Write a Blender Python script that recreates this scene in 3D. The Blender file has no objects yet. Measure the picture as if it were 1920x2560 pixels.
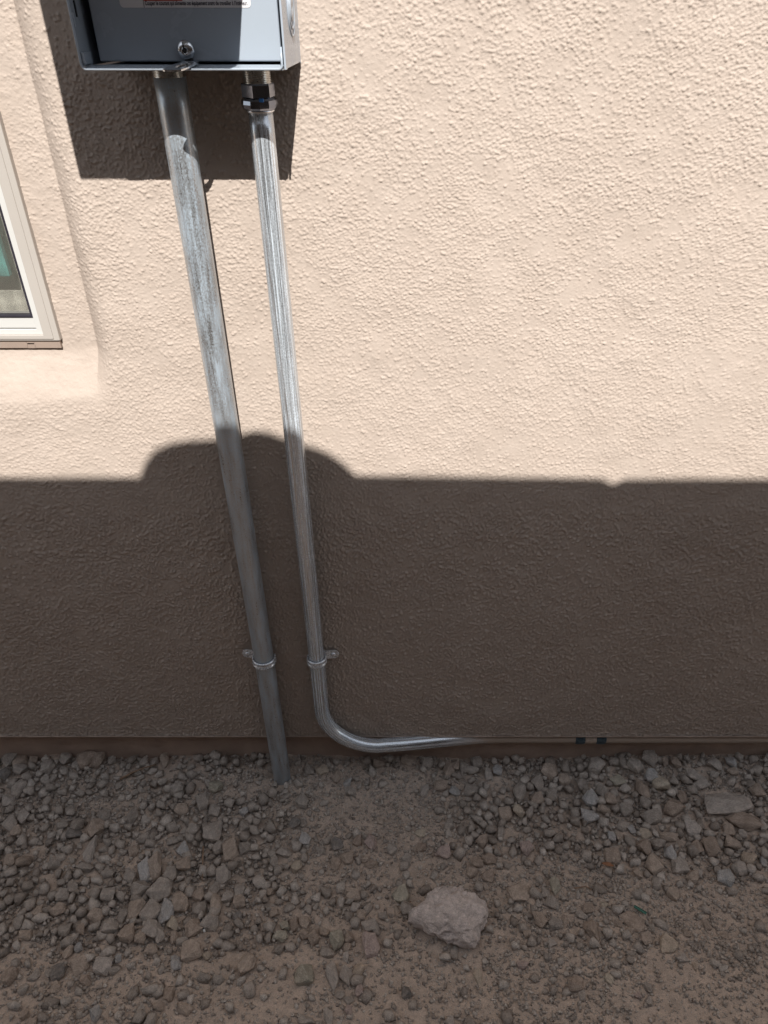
import bpy, bmesh, math, random
import numpy as np
from mathutils import Vector, Matrix, noise as mnoise

# ------------------------------------------------------------------ scene, camera, sky, sun, exposure
sc = bpy.context.scene
COL = sc.collection
R = math.radians

cam_d = bpy.data.cameras.new('camera')
cam = bpy.data.objects.new('camera', cam_d)
COL.objects.link(cam)
cam.location = (0.0, -1.30, 1.71)
cam.rotation_euler = (R(90.0 - 34.2), R(0.0), R(0.0))
cam_d.sensor_fit = 'VERTICAL'
cam_d.sensor_height = 36.0
cam_d.lens = 26.0
cam_d.shift_x = -0.0223
cam_d.clip_start = 0.02
cam_d.clip_end = 500.0
sc.camera = cam

SUN_DIR = Vector((-0.18, 1.0, -0.95)).normalized()      # the way the light travels
world = bpy.data.worlds.new('World')
sc.world = world
world.use_nodes = True
wn = world.node_tree
wn.nodes.clear()
w_out = wn.nodes.new('ShaderNodeOutputWorld')
w_bg = wn.nodes.new('ShaderNodeBackground')
w_sky = wn.nodes.new('ShaderNodeTexSky')
w_sky.sky_type = 'NISHITA'
w_sky.sun_disc = False
w_sky.sun_elevation = math.asin(-SUN_DIR.z)
w_sky.sun_rotation = math.atan2(-SUN_DIR.x, -SUN_DIR.y)
w_sky.altitude = 600.0
w_sky.air_density = 1.0
w_sky.dust_density = 0.3
w_bg.inputs['Strength'].default_value = 0.145
w_hs = wn.nodes.new('ShaderNodeHueSaturation')          # pale, thinly veiled desert sky
w_hs.inputs['Saturation'].default_value = 0.22
wn.links.new(w_sky.outputs[0], w_hs.inputs['Color'])
wn.links.new(w_hs.outputs[0], w_bg.inputs[0])
wn.links.new(w_bg.outputs[0], w_out.inputs[0])

sun_d = bpy.data.lights.new('sun', 'SUN')
sun_d.energy = 5.0
sun_d.angle = R(0.36)
sun_d.color = (1.0, 0.965, 0.915)
sun = bpy.data.objects.new('sun', sun_d)
sun.rotation_euler = SUN_DIR.to_track_quat('-Z', 'Y').to_euler()
sun.location = (3, -6, 8)
COL.objects.link(sun)

sc.view_settings.view_transform = 'Standard'
sc.view_settings.look = 'None'
sc.view_settings.gamma = 1.0
sc.view_settings.exposure = 0.58
sc.view_settings.use_curve_mapping = False
sc.cycles.use_denoising = True
sc.cycles.denoising_prefilter = 'NONE'   # keeps the fine grain of stucco and gravel
sc.cycles.sample_clamp_indirect = 2.5
sc.cycles.blur_glossy = 1.5
sc.cycles.caustics_reflective = False
sc.cycles.caustics_refractive = False
sc.cycles.use_adaptive_sampling = False

rng = np.random.default_rng(7)
random.seed(7)

# ------------------------------------------------------------------ node helpers
def new_mat(name):
    m = bpy.data.materials.new(name)
    m.use_nodes = True
    nt = m.node_tree
    return m, nt, nt.nodes['Principled BSDF']

def N(nt, kind, **kw):
    n = nt.nodes.new(kind)
    for k, v in kw.items():
        if k in n.inputs.keys() if hasattr(n.inputs, 'keys') else False:
            n.inputs[k].default_value = v
        else:
            setattr(n, k, v)
    return n

def L(nt, a, b):
    nt.links.new(a, b)

def ramp(nt, fac, stops):
    r = nt.nodes.new('ShaderNodeValToRGB')
    e = r.color_ramp.elements
    while len(e) < len(stops):
        e.new(0.5)
    for i, (p, c) in enumerate(stops):
        e[i].position = p
        e[i].color = (c[0], c[1], c[2], 1) if not isinstance(c, (int, float)) else (c, c, c, 1)
    L(nt, fac, r.inputs[0])
    return r.outputs[0]

def coord(nt, which='Object', scale=(1, 1, 1), loc=(0, 0, 0)):
    t = nt.nodes.new('ShaderNodeTexCoord')
    m = nt.nodes.new('ShaderNodeMapping')
    m.inputs['Scale'].default_value = scale
    m.inputs['Location'].default_value = loc
    L(nt, t.outputs[which], m.inputs[0])
    return m.outputs[0]

def tex_noise(nt, vec, scale, detail=4.0, rough=0.55, dist=0.0):
    n = nt.nodes.new('ShaderNodeTexNoise')
    n.inputs['Scale'].default_value = scale
    n.inputs['Detail'].default_value = detail
    n.inputs['Roughness'].default_value = rough
    n.inputs['Distortion'].default_value = dist
    L(nt, vec, n.inputs['Vector'])
    return n.outputs['Fac']

def mix_rgb(nt, fac, a, b, mode='MIX'):
    n = nt.nodes.new('ShaderNodeMix')
    n.data_type = 'RGBA'
    n.blend_type = mode
    for sock, v in ((n.inputs[0], fac), (n.inputs[6], a), (n.inputs[7], b)):
        if hasattr(v, 'links') or isinstance(v, bpy.types.NodeSocket):
            L(nt, v, sock)
        elif isinstance(v, (int, float)):
            sock.default_value = v
        else:
            sock.default_value = (v[0], v[1], v[2], 1)
    return n.outputs[2]

def math_node(nt, op, a, b=None):
    n = nt.nodes.new('ShaderNodeMath')
    n.operation = op
    for sock, v in ((n.inputs[0], a), (n.inputs[1], b)):
        if v is None:
            continue
        if isinstance(v, bpy.types.NodeSocket):
            L(nt, v, sock)
        else:
            sock.default_value = v
    return n.outputs[0]

def bump(nt, bsdf, height, dist, strength=1.0):
    b = nt.nodes.new('ShaderNodeBump')
    b.inputs['Distance'].default_value = dist
    b.inputs['Strength'].default_value = strength
    L(nt, height, b.inputs['Height'])
    L(nt, b.outputs[0], bsdf.inputs['Normal'])
    return b

# ------------------------------------------------------------------ materials
def mat_stucco():
    m, nt, b = new_mat('painted_stucco')
    v = coord(nt)
    big = tex_noise(nt, v, 2.2, 4)
    mid = tex_noise(nt, v, 16, 6, 0.65)
    c = ramp(nt, big, [(0.3, (0.424, 0.355, 0.304)), (0.7, (0.456, 0.384, 0.331))])
    c2 = ramp(nt, mid, [(0.3, (0.93, 0.92, 0.91)), (0.7, (1.0, 1.0, 1.0))])
    c = mix_rgb(nt, 1.0, c, c2, 'MULTIPLY')
    # faint soil splash along the foot of the wall
    sep = nt.nodes.new('ShaderNodeSeparateXYZ')
    L(nt, v, sep.inputs[0])
    sp = tex_noise(nt, v, 26, 6, 0.7)
    hgt = math_node(nt, 'SUBTRACT', 0.62, math_node(nt, 'MULTIPLY', sep.outputs['Z'], 2.6))
    msk = ramp(nt, math_node(nt, 'ADD', hgt, math_node(nt, 'MULTIPLY', sp, 0.9)), [(0.80, 0.0), (1.0, 0.45)])
    c = mix_rgb(nt, msk, c, (0.40, 0.315, 0.25))
    L(nt, c, b.inputs['Base Color'])
    b.inputs['Roughness'].default_value = 0.72
    b.inputs['Specular IOR Level'].default_value = 0.25
    f1 = tex_noise(nt, v, 620, 3, 0.6)
    f2 = tex_noise(nt, v, 210, 3, 0.6)
    h = math_node(nt, 'ADD', f1, math_node(nt, 'MULTIPLY', f2, 1.6))
    bump(nt, b, h, 0.0006, 0.6)
    return m

def mat_plain(name, col, rough=0.5, metallic=0.0, spec=0.5, var=0.06, vscale=30, bumpd=0.0, bscale=200):
    m, nt, b = new_mat(name)
    v = coord(nt)
    n = tex_noise(nt, v, vscale, 5)
    lo = tuple(max(0, c * (1 - var)) for c in col)
    hi = tuple(min(1, c * (1 + var)) for c in col)
    L(nt, ramp(nt, n, [(0.3, lo), (0.7, hi)]), b.inputs['Base Color'])
    b.inputs['Metallic'].default_value = metallic
    b.inputs['Specular IOR Level'].default_value = spec
    n2 = tex_noise(nt, v, vscale * 2.3, 4)
    rr = ramp(nt, n2, [(0.3, max(0.02, rough * 0.85)), (0.7, min(1, rough * 1.15))])
    L(nt, rr, b.inputs['Roughness'])
    if bumpd:
        bump(nt, b, tex_noise(nt, v, bscale, 4), bumpd, 0.6)
    return m

def mat_zinc_dull():
    """old galvanised rigid pipe: metal with pale blue-white oxide flakes and drips"""
    m, nt, b = new_mat('weathered_galvanised_steel')
    flakes = tex_noise(nt, coord(nt, 'UV', (420, 300, 1)), 1.0, 6, 0.68, 0.5)
    streak = tex_noise(nt, coord(nt, 'UV', (170, 9, 1)), 1.0, 5, 0.62)
    big = tex_noise(nt, coord(nt, 'UV', (40, 12, 1)), 1.0, 4)
    mm = math_node(nt, 'ADD', math_node(nt, 'MULTIPLY', flakes, 0.45), math_node(nt, 'ADD', math_node(nt, 'MULTIPLY', streak, 0.32), math_node(nt, 'MULTIPLY', big, 0.23)))
    ox_glint = ramp(nt, mm, [(0.42, 0.0), (0.60, 1.0)])
    metal = ramp(nt, big, [(0.3, (0.42, 0.42, 0.42)), (0.7, (0.55, 0.555, 0.56))])
    c = mix_rgb(nt, ox_glint, metal, (0.52, 0.62, 0.71))
    L(nt, c, b.inputs['Base Color'])
    L(nt, ramp(nt, mm, [(0.42, 0.85), (0.60, 0.45)]), b.inputs['Metallic'])
    L(nt, ramp(nt, mm, [(0.40, 0.26), (0.62, 0.46)]), b.inputs['Roughness'])
    bump(nt, b, mm, 0.0007, 0.35)
    return m

def mat_zinc_bright():
    """newer thin-wall tube: drawn, brighter, with lengthwise streaks"""
    m, nt, b = new_mat('bright_galvanised_tube')
    st = tex_noise(nt, coord(nt, 'UV', (230, 2.5, 1)), 1.0, 5, 0.65)
    st2 = tex_noise(nt, coord(nt, 'UV', (700, 24, 1)), 1.0, 4, 0.6)
    fl = tex_noise(nt, coord(nt, 'UV', (420, 260, 1)), 1.0, 5, 0.7)
    mm = math_node(nt, 'ADD', math_node(nt, 'MULTIPLY', st, 0.62), math_node(nt, 'ADD', math_node(nt, 'MULTIPLY', st2, 0.20), math_node(nt, 'MULTIPLY', fl, 0.18)))
    ox_glint = ramp(nt, mm, [(0.42, 0.0), (0.60, 1.0)])
    c = mix_rgb(nt, ox_glint, (0.55, 0.57, 0.59), (0.78, 0.86, 0.94))  # pale blue-white streaks paint sun highlights into the tube colour
    # tan wall paint sprayed over the run under the stucco edge
    vo = coord(nt)
    sep = nt.nodes.new('ShaderNodeSeparateXYZ')
    L(nt, vo, sep.inputs[0])
    px = math_node(nt, 'ADD', sep.outputs['X'], math_node(nt, 'MULTIPLY', tex_noise(nt, vo, 45, 5, 0.7), 0.10))
    pm = ramp(nt, px, [(0.14, 0.0), (0.26, 1.0)])
    c = mix_rgb(nt, pm, c, (0.42, 0.34, 0.28))
    L(nt, c, b.inputs['Base Color'])
    met = ramp(nt, mm, [(0.43, 0.85), (0.60, 0.32)])
    L(nt, math_node(nt, 'MULTIPLY', met, math_node(nt, 'SUBTRACT', 1.0, pm)), b.inputs['Metallic'])
    L(nt, ramp(nt, mm, [(0.42, 0.16), (0.62, 0.34)]), b.inputs['Roughness'])
    bump(nt, b, mm, 0.0010, 0.45)
    return m

def mat_dirt():
    m, nt, b = new_mat('dry_dirt')
    v = coord(nt)
    big = tex_noise(nt, v, 5.0, 5)
    mid = tex_noise(nt, v, 60, 6, 0.65)
    fine = tex_noise(nt, v, 420, 4, 0.65)
    c = ramp(nt, big, [(0.3, (0.545, 0.448, 0.376)), (0.7, (0.605, 0.496, 0.415))])
    c = mix_rgb(nt, 1.0, c, ramp(nt, mid, [(0.25, (0.72, 0.72, 0.72)), (0.75, (1.12, 1.1, 1.08))]), 'MULTIPLY')
    c = mix_rgb(nt, 1.0, c, ramp(nt, fine, [(0.3, (0.75, 0.75, 0.76)), (0.72, (1.2, 1.2, 1.2))]), 'MULTIPLY')
    L(nt, c, b.inputs['Base Color'])
    b.inputs['Roughness'].default_value = 0.95
    b.inputs['Specular IOR Level'].default_value = 0.1
    h = math_node(nt, 'ADD', math_node(nt, 'MULTIPLY', mid, 2.0), fine)
    bump(nt, b, h, 0.0022, 0.9)
    return m

def mat_stone(name, c0, c1, attr=False, speck=0.0, unit=True, dusty=0.45):
    m, nt, b = new_mat(name)
    v = coord(nt)
    info = nt.nodes.new('ShaderNodeObjectInfo')
    if attr:
        a = nt.nodes.new('ShaderNodeAttribute')
        a.attribute_name = 'tone'
        fac, hue = a.outputs['Fac'], a.outputs['Fac']
    else:
        fac = info.outputs['Random']
    c = mix_rgb(nt, fac, c0, c1)
    un = unit and not attr                       # unit-sized mesh scaled per stone, or metres
    n1 = tex_noise(nt, v, 1.7 if un else 70, 6, 0.68)
    n2 = tex_noise(nt, v, 7.5 if un else 450, 5, 0.7)
    dust = tex_noise(nt, v, 1.1 if un else 40, 4, 0.6)
    c = mix_rgb(nt, ramp(nt, dust, [(0.35, 0.1 * dusty), (0.7, dusty)]), c, (0.52, 0.43, 0.36))
    c = mix_rgb(nt, 1.0, c, ramp(nt, n1, [(0.28, (0.66, 0.65, 0.64)), (0.72, (1.18, 1.17, 1.16))]), 'MULTIPLY')
    c = mix_rgb(nt, 1.0, c, ramp(nt, n2, [(0.32, (0.74, 0.74, 0.74)), (0.70, (1.18, 1.18, 1.18))]), 'MULTIPLY')
    if speck:
        vo = tex_noise(nt, v, 5.0 if un else 260, 5, 0.75)
        c = mix_rgb(nt, ramp(nt, vo, [(0.56, 0.0), (0.66, speck)]), c, (0.50, 0.47, 0.44))
        c = mix_rgb(nt, ramp(nt, vo, [(0.33, speck), (0.42, 0.0)]), c, (0.07, 0.065, 0.06))
    L(nt, c, b.inputs['Base Color'])
    b.inputs['Roughness'].default_value = 0.92
    b.inputs['Specular IOR Level'].default_value = 0.15
    h = math_node(nt, 'ADD', math_node(nt, 'MULTIPLY', n1, 1.5), n2)
    bump(nt, b, h, 0.0030, 0.9)
    return m

M = {}
M['stucco'] = mat_stucco()
M['concrete'] = mat_plain('painted_foundation_concrete', (0.47, 0.350, 0.285), 0.85, spec=0.2, var=0.14, vscale=14, bumpd=0.004, bscale=60)
M['screed'] = mat_plain('painted_screed_metal', (0.40, 0.315, 0.265), 0.7, spec=0.3, var=0.12, vscale=60, bumpd=0.002, bscale=150)
M['zinc_dull'] = mat_zinc_dull()
M['zinc_bright'] = mat_zinc_bright()
M['zinc_plain'] = mat_plain('zinc_plated_steel', (0.78, 0.80, 0.83), 0.22, 1.0, var=0.15, vscale=90, bumpd=0.0004, bscale=300)
M['strap'] = mat_plain('bright_zinc_strap', (0.74, 0.77, 0.81), 0.28, 0.55, var=0.12, vscale=90)
M['zinc_thread'] = mat_plain('zinc_thread', (0.50, 0.49, 0.46), 0.28, 1.0, var=0.15, vscale=90)
M['fitting'] = mat_plain('plated_fitting_steel', (0.27, 0.29, 0.34), 0.16, 0.95, var=0.12, vscale=60)
M['coupling'] = mat_plain('dark_blue_coupling', (0.075, 0.115, 0.145), 0.32, 0.5, var=0.35, vscale=120)
M['leg_brown'] = mat_plain('tan_brown_leg', (0.285, 0.220, 0.180), 0.6, var=0.08, vscale=40)  # darker brown than the frame vinyl, for its bottom leg
M['tanpaint'] = mat_plain('overspray_tan_paint', (0.46, 0.375, 0.31), 0.6, var=0.2, vscale=90)
M['box_paint'] = mat_plain('grey_enamel_paint', (0.350, 0.395, 0.450), 0.26, 0.0, 0.5, var=0.02, vscale=9, bumpd=0.0002, bscale=140)
M['label'] = mat_plain('label_vinyl', (0.66, 0.65, 0.66), 0.32, var=0.02)
M['red'] = mat_plain('label_red_ink', (0.52, 0.02, 0.04), 0.35, var=0.05)
M['ink'] = mat_plain('label_black_ink', (0.03, 0.03, 0.05), 0.4, var=0.05)
M['vinyl'] = mat_plain('almond_window_vinyl', (0.405, 0.372, 0.338), 0.38, var=0.02, vscale=8)
M['sash'] = mat_plain('white_sash_vinyl', (0.52, 0.515, 0.495), 0.35, var=0.02, vscale=8)
M['gasket'] = mat_plain('black_rubber_gasket', (0.028, 0.026, 0.034), 0.35, var=0.2)
M['wire'] = mat_plain('grey_screen_wire', (0.20, 0.185, 0.165), 0.5, 0.2, var=0.1)
M['teal'] = mat_plain('teal_board', (0.17, 0.50, 0.46), 0.5, var=0.05)
M['room'] = mat_plain('room_plaster', (0.82, 0.78, 0.68), 0.8, var=0.05, vscale=4)
M['caster'] = mat_plain('shadow_caster_dark', (0.05, 0.042, 0.038), 0.9, spec=0.1, var=0.08, vscale=6, bumpd=0.004, bscale=120)  # near-black so the unseen added wall bounces little light back
M['dirt'] = mat_dirt()
M['pebble'] = mat_stone('gravel_stone', (0.370, 0.325, 0.290), (0.720, 0.660, 0.605), attr=True)
M['st_g'] = mat_stone('grey_stone', (0.414, 0.372, 0.337), (0.560, 0.508, 0.466))
M['st_b'] = mat_stone('brown_stone', (0.437, 0.351, 0.293), (0.589, 0.489, 0.413))
M['st_p'] = mat_stone('pale_stone', (0.520, 0.472, 0.431), (0.643, 0.588, 0.547))
M['st_k'] = mat_stone('pink_stone', (0.545, 0.430, 0.397), (0.661, 0.529, 0.496), speck=0.35)
M['st_d'] = mat_stone('dark_stone', (0.238, 0.227, 0.221), (0.288, 0.277, 0.266))
M['st_t'] = mat_stone('tan_stone', (0.609, 0.499, 0.406), (0.680, 0.604, 0.495))
M['st_u'] = mat_stone('blue_grey_stone', (0.495, 0.497, 0.500), (0.637, 0.637, 0.641), speck=0.55)
M['st_o'] = mat_stone('olive_stone', (0.455, 0.429, 0.353), (0.579, 0.545, 0.451), speck=0.3)
M['rock'] = mat_stone('pinkish_rock', (0.780, 0.690, 0.650), (0.780, 0.690, 0.650), speck=0.22, unit=False, dusty=0.15)
M['blue'] = mat_plain('painted_sky_glint', (0.05, 0.22, 0.62), 0.3, var=0.1)
M['green'] = mat_plain('green_plastic', (0.02, 0.16, 0.115), 0.35, var=0.2)
M['leaf'] = mat_plain('dry_leaf', (0.30, 0.14, 0.07), 0.7, var=0.3, vscale=80)
M['twig'] = mat_plain('dry_twig', (0.27, 0.18, 0.12), 0.85, var=0.3, vscale=80)
M['black'] = mat_plain('black_plastic', (0.02, 0.02, 0.022), 0.3, var=0.2)
M['white'] = mat_plain('white_plastic', (0.75, 0.75, 0.73), 0.4, var=0.05)

# ------------------------------------------------------------------ mesh helpers
def link(name, me, mat=None, parent=None):
    o = bpy.data.objects.new(name, me)
    COL.objects.link(o)
    if mat is not None and len(me.materials) == 0:
        me.materials.append(mat)
    if parent is not None:
        o.parent = parent
    return o

def tag(o, label=None, cat=None, group=None, kind=None):
    if label: o['label'] = label
    if cat: o['category'] = cat
    if group: o['group'] = group
    if kind: o['kind'] = kind
    return o

def empty(name, loc=(0, 0, 0)):
    o = bpy.data.objects.new(name, None)
    o.empty_display_size = 0.05
    o.location = loc
    COL.objects.link(o)
    return o

def np_mesh(name, verts, quads=None, tris=None, smooth=True):
    me = bpy.data.meshes.new(name)
    verts = np.asarray(verts, dtype=np.float32).reshape(-1, 3)
    nq = 0 if quads is None else len(quads)
    ntr = 0 if tris is None else len(tris)
    me.vertices.add(len(verts))
    me.vertices.foreach_set('co', verts.ravel())
    loops = []
    if nq: loops.append(np.asarray(quads, dtype=np.int32).ravel())
    if ntr: loops.append(np.asarray(tris, dtype=np.int32).ravel())
    lv = np.concatenate(loops)
    me.loops.add(len(lv))
    me.loops.foreach_set('vertex_index', lv)
    starts = np.concatenate([np.arange(nq, dtype=np.int32) * 4, nq * 4 + np.arange(ntr, dtype=np.int32) * 3])
    me.polygons.add(nq + ntr)
    me.polygons.foreach_set('loop_start', starts)
    if smooth:
        me.polygons.foreach_set('use_smooth', np.ones(nq + ntr, dtype=bool))
    me.update(calc_edges=True)
    return me

def bm_mesh(name, bm, smooth=False):
    me = bpy.data.meshes.new(name)
    bmesh.ops.recalc_face_normals(bm, faces=bm.faces[:])
    bm.to_mesh(me)
    bm.free()
    if smooth:
        for p in me.polygons:
            p.use_smooth = True
    return me

def box_bm(bm, x0, x1, y0, y1, z0, z1, bev=0.0, seg=2):
    t = bmesh.new()
    bmesh.ops.create_cube(t, size=1.0)
    for v in t.verts:
        v.co = Vector((x0 + (v.co.x + .5) * (x1 - x0), y0 + (v.co.y + .5) * (y1 - y0), z0 + (v.co.z + .5) * (z1 - z0)))
    if bev > 0:
        bmesh.ops.bevel(t, geom=t.edges[:], offset=bev, segments=seg, profile=0.5, affect='EDGES')
    tmp = bpy.data.meshes.new('tmp')
    t.to_mesh(tmp)
    t.free()
    bm.from_mesh(tmp)
    bpy.data.meshes.remove(tmp)

def box(name, x0, x1, y0, y1, z0, z1, mat, parent=None, bev=0.0, seg=2):
    bm = bmesh.new()
    box_bm(bm, x0, x1, y0, y1, z0, z1, bev, seg)
    return link(name, bm_mesh(name, bm), mat, parent)

def tube(name, pts, rad, mat, parent=None, seg=40, closed_ends=True, rads=None):
    """sweep a circle along pts; UV: u round the pipe in metres, v along it in metres"""
    pts = [Vector(p) for p in pts]
    n = len(pts)
    T = []
    for i in range(n):
        a = pts[max(0, i - 1)]
        b = pts[min(n - 1, i + 1)]
        T.append((b - a).normalized())
    up = Vector((0, -1, 0)) if abs(T[0].y) < 0.9 else Vector((1, 0, 0))
    nrm = (up - T[0] * up.dot(T[0])).normalized()
    rings, lens, s = [], [], 0.0
    for i in range(n):
        if i:
            s += (pts[i] - pts[i - 1]).length
            nrm = (nrm - T[i] * nrm.dot(T[i])).normalized()
        bi = T[i].cross(nrm)
        r = rads[i] if rads is not None else rad
        rings.append([pts[i] + (nrm * math.cos(2 * math.pi * k / seg) + bi * math.sin(2 * math.pi * k / seg)) * r for k in range(seg)])
        lens.append(s)
    verts = [tuple(v) for rg in rings for v in rg]
    faces, uvs = [], []
    for i in range(n - 1):
        for k in range(seg):
            k2 = (k + 1) % seg
            faces.append((i * seg + k, i * seg + k2, (i + 1) * seg + k2, (i + 1) * seg + k))
            u0, u1 = k / seg * 2 * math.pi * rad, (k + 1) / seg * 2 * math.pi * rad
            uvs += [(u0, lens[i]), (u1, lens[i]), (u1, lens[i + 1]), (u0, lens[i + 1])]
    ns = len(faces)
    if closed_ends:
        faces.append(tuple(range(seg - 1, -1, -1)))
        uvs += [(0, 0)] * seg
        faces.append(tuple((n - 1) * seg + k for k in range(seg)))
        uvs += [(0, lens[-1])] * seg
    me = bpy.data.meshes.new(name)
    me.from_pydata(verts, [], faces)
    uvl = me.uv_layers.new(name='UVMap')
    uvl.data.foreach_set('uv', np.array(uvs, dtype=np.float32).ravel())
    for i, p in enumerate(me.polygons):
        p.use_smooth = i < ns
    bm = bmesh.new(); bm.from_mesh(me); bmesh.ops.recalc_face_normals(bm, faces=bm.faces[:]); bm.to_mesh(me); bm.free()
    return link(name, me, mat, parent)

def lathe(name, origin, axis, prof, mat, parent=None, seg=32, smooth=True, phase=0.0):
    """profile [(r, h)] turned about an axis"""
    ax = Vector(axis).normalized()
    ref = Vector((1, 0, 0)) if abs(ax.x) < 0.9 else Vector((0, 0, 1))
    u = (ref - ax * ref.dot(ax)).normalized()
    w = ax.cross(u)
    o = Vector(origin)
    verts, faces = [], []
    for r, h in prof:
        for k in range(seg):
            a = 2 * math.pi * k / seg + phase
            verts.append(tuple(o + ax * h + (u * math.cos(a) + w * math.sin(a)) * max(r, 1e-5)))
    for i in range(len(prof) - 1):
        for k in range(seg):
            k2 = (k + 1) % seg
            faces.append((i * seg + k, i * seg + k2, (i + 1) * seg + k2, (i + 1) * seg + k))
    faces.append(tuple(range(seg - 1, -1, -1)))
    faces.append(tuple((len(prof) - 1) * seg + k for k in range(seg)))
    me = bpy.data.meshes.new(name)
    me.from_pydata(verts, [], faces)
    bm = bmesh.new(); bm.from_mesh(me); bmesh.ops.recalc_face_normals(bm, faces=bm.faces[:]); bm.to_mesh(me); bm.free()
    for p in me.polygons:
        p.use_smooth = smooth and len(p.vertices) == 4
    return link(name, me, mat, parent)

# numpy value noise on arbitrary points
def vnoise(x, y, scale, seed):
    r = np.random.default_rng(seed)
    T = r.random((256, 256))
    fx, fy = x * scale, y * scale
    ix, iy = np.floor(fx).astype(int), np.floor(fy).astype(int)
    tx, ty = fx - ix, fy - iy
    tx, ty = tx * tx * (3 - 2 * tx), ty * ty * (3 - 2 * ty)
    a = T[ix & 255, iy & 255]; b = T[(ix + 1) & 255, iy & 255]
    c = T[ix & 255, (iy + 1) & 255]; d = T[(ix + 1) & 255, (iy + 1) & 255]
    return (a * (1 - tx) + b * tx) * (1 - ty) + (c * (1 - tx) + d * tx) * ty - 0.5

def fbm(x, y, scale, seed, octs=4):
    s, a = 0, 1.0
    for i in range(octs):
        s = s + a * vnoise(x, y, scale * 2 ** i, seed + i * 13)
        a *= 0.5
    return s

def blobs(x, y, cell, seed, rmin, rmax, prob):
    """rounded droplets of thrown plaster: height in metres over arbitrary points"""
    r = np.random.default_rng(seed)
    n = 512
    jx, jy, rad, hh, pr = (r.random((n, n)) for _ in range(5))
    gx, gy = x / cell, y / cell
    ix, iy = np.floor(gx).astype(int), np.floor(gy).astype(int)
    out = np.zeros_like(x)
    for dx in (-1, 0, 1):
        for dy in (-1, 0, 1):
            cx, cy = ix + dx, iy + dy
            a, b = cx & (n - 1), cy & (n - 1)
            px, py = (cx + jx[a, b]) * cell, (cy + jy[a, b]) * cell
            rr = rmin + (rmax - rmin) * rad[a, b] ** 2.0
            d2 = ((x - px) ** 2 + (y - py) ** 2) / rr ** 2
            h = np.clip(1 - d2, 0, 1) ** 0.6 * rr * (0.55 + 0.6 * hh[a, b])
            h = np.where(pr[a, b] < prob, h, 0)
            out = np.maximum(out, h)
    return out

def grid_mesh(name, xs, ys, fn, keep=None):
    X, Y = np.meshgrid(xs, ys)
    P = fn(X, Y)
    nx, ny = len(xs), len(ys)
    idx = np.arange(nx * ny).reshape(ny, nx)
    q = np.stack([idx[:-1, :-1], idx[:-1, 1:], idx[1:, 1:], idx[1:, :-1]], -1).reshape(-1, 4)
    if keep is not None:
        cx = (X[:-1, :-1] + X[1:, 1:]) / 2
        cy = (Y[:-1, :-1] + Y[1:, 1:]) / 2
        q = q[keep(cx, cy).ravel()]
    return np_mesh(name, P.reshape(-1, 3), q)

def sstep(a, b, x):
    t = np.clip((x - a) / (b - a), 0, 1)
    return t * t * (3 - 2 * t)

# ------------------------------------------------------------------ ground
def ground_z(x, y):
    p = -y
    z = -0.049 + 0.007 * sstep(0.060, -0.035, p)
    near = np.exp(-((x / 3.0) ** 2 + ((p - 0.3) / 2.0) ** 2))
    z = z + near * (0.020 * fbm(x, y, 2.6, 3, 2) + 0.010 * fbm(x, y, 11, 21, 3) + 0.0055 * fbm(x, y, 70, 31, 3))
    return z

def coarse_zone(x, p):
    return np.clip(sstep(0.02, 0.22, x) * sstep(0.36, 0.20, p) + sstep(-0.20, -0.40, x) * sstep(0.54, 0.40, p) + 0.7 * sstep(0.0, -0.2, x) * sstep(0.28, 0.40, p) * sstep(0.52, 0.44, p), 0, 1) * (1 - bare(x, p))

def bare(x, p):
    """0 where coarse gravel lies thick, 1 where fine dirt shows (as raked and trodden in the yard)"""
    b = np.zeros_like(x)
    for cx, cp, rx, rp, a in ((-0.10, 0.13, 0.20, 0.075, 1.0), (0.00, 0.20, 0.17, 0.05, 0.6), (-0.42, 0.05, 0.13, 0.05, 0.8),
                              (-0.85, 0.07, 0.12, 0.06, 0.6), (0.62, 0.60, 0.28, 0.10, 1.0), (0.80, 0.42, 0.14, 0.10, 0.8),
                              (0.08, 0.58, 0.20, 0.09, 0.9), (0.20, 0.48, 0.12, 0.06, 0.8), (-0.25, 0.41, 0.13, 0.04, 0.7), (-0.29, 0.51, 0.12, 0.05, 0.9),
                              (-0.55, 0.54, 0.16, 0.05, 0.8), (0.60, 0.33, 0.08, 0.03, 0.5), (0.38, 0.56, 0.10, 0.08, 0.7), (-0.36, 0.60, 0.14, 0.06, 0.6),
                              (0.20, 0.29, 0.16, 0.04, 0.5), (-0.05, 0.30, 0.20, 0.03, 0.4)):
        b = np.maximum(b, a * np.exp(-(((x - cx) / rx) ** 2 + ((p - cp) / rp) ** 2) ** 1.3))
    return b

gx = np.concatenate([[-80, -30, -10, -4, -2.2, -1.6], np.arange(-1.32, 1.221, 0.0042), [1.5, 2.1, 4, 10, 30, 80]])
gy = np.concatenate([[-80, -30, -10, -4, -2.2, -1.4, -0.95], np.arange(-0.74, 0.0701, 0.0042), [0.3, 1.0]])
ground = link('ground', grid_mesh('ground', gx, gy, lambda X, Y: np.stack([X, Y, ground_z(X, Y) - 0.009 * coarse_zone(X, -Y) * (1 - 0.6 * sstep(0.05, 0.3, fbm(X, Y, 16, 301, 3)))], -1)), M['dirt'])
tag(ground, kind='structure')

# ------------------------------------------------------------------ house wall: stucco, screed, foundation, window
house = empty('house_wall', (0, 0, 0))
tag(house, 'tan painted stucco house wall with concrete footing and a window at its left', 'house wall')

Z_BOT = 0.103
RD = 0.030                                   # depth of the plaster recess round the window

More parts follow.
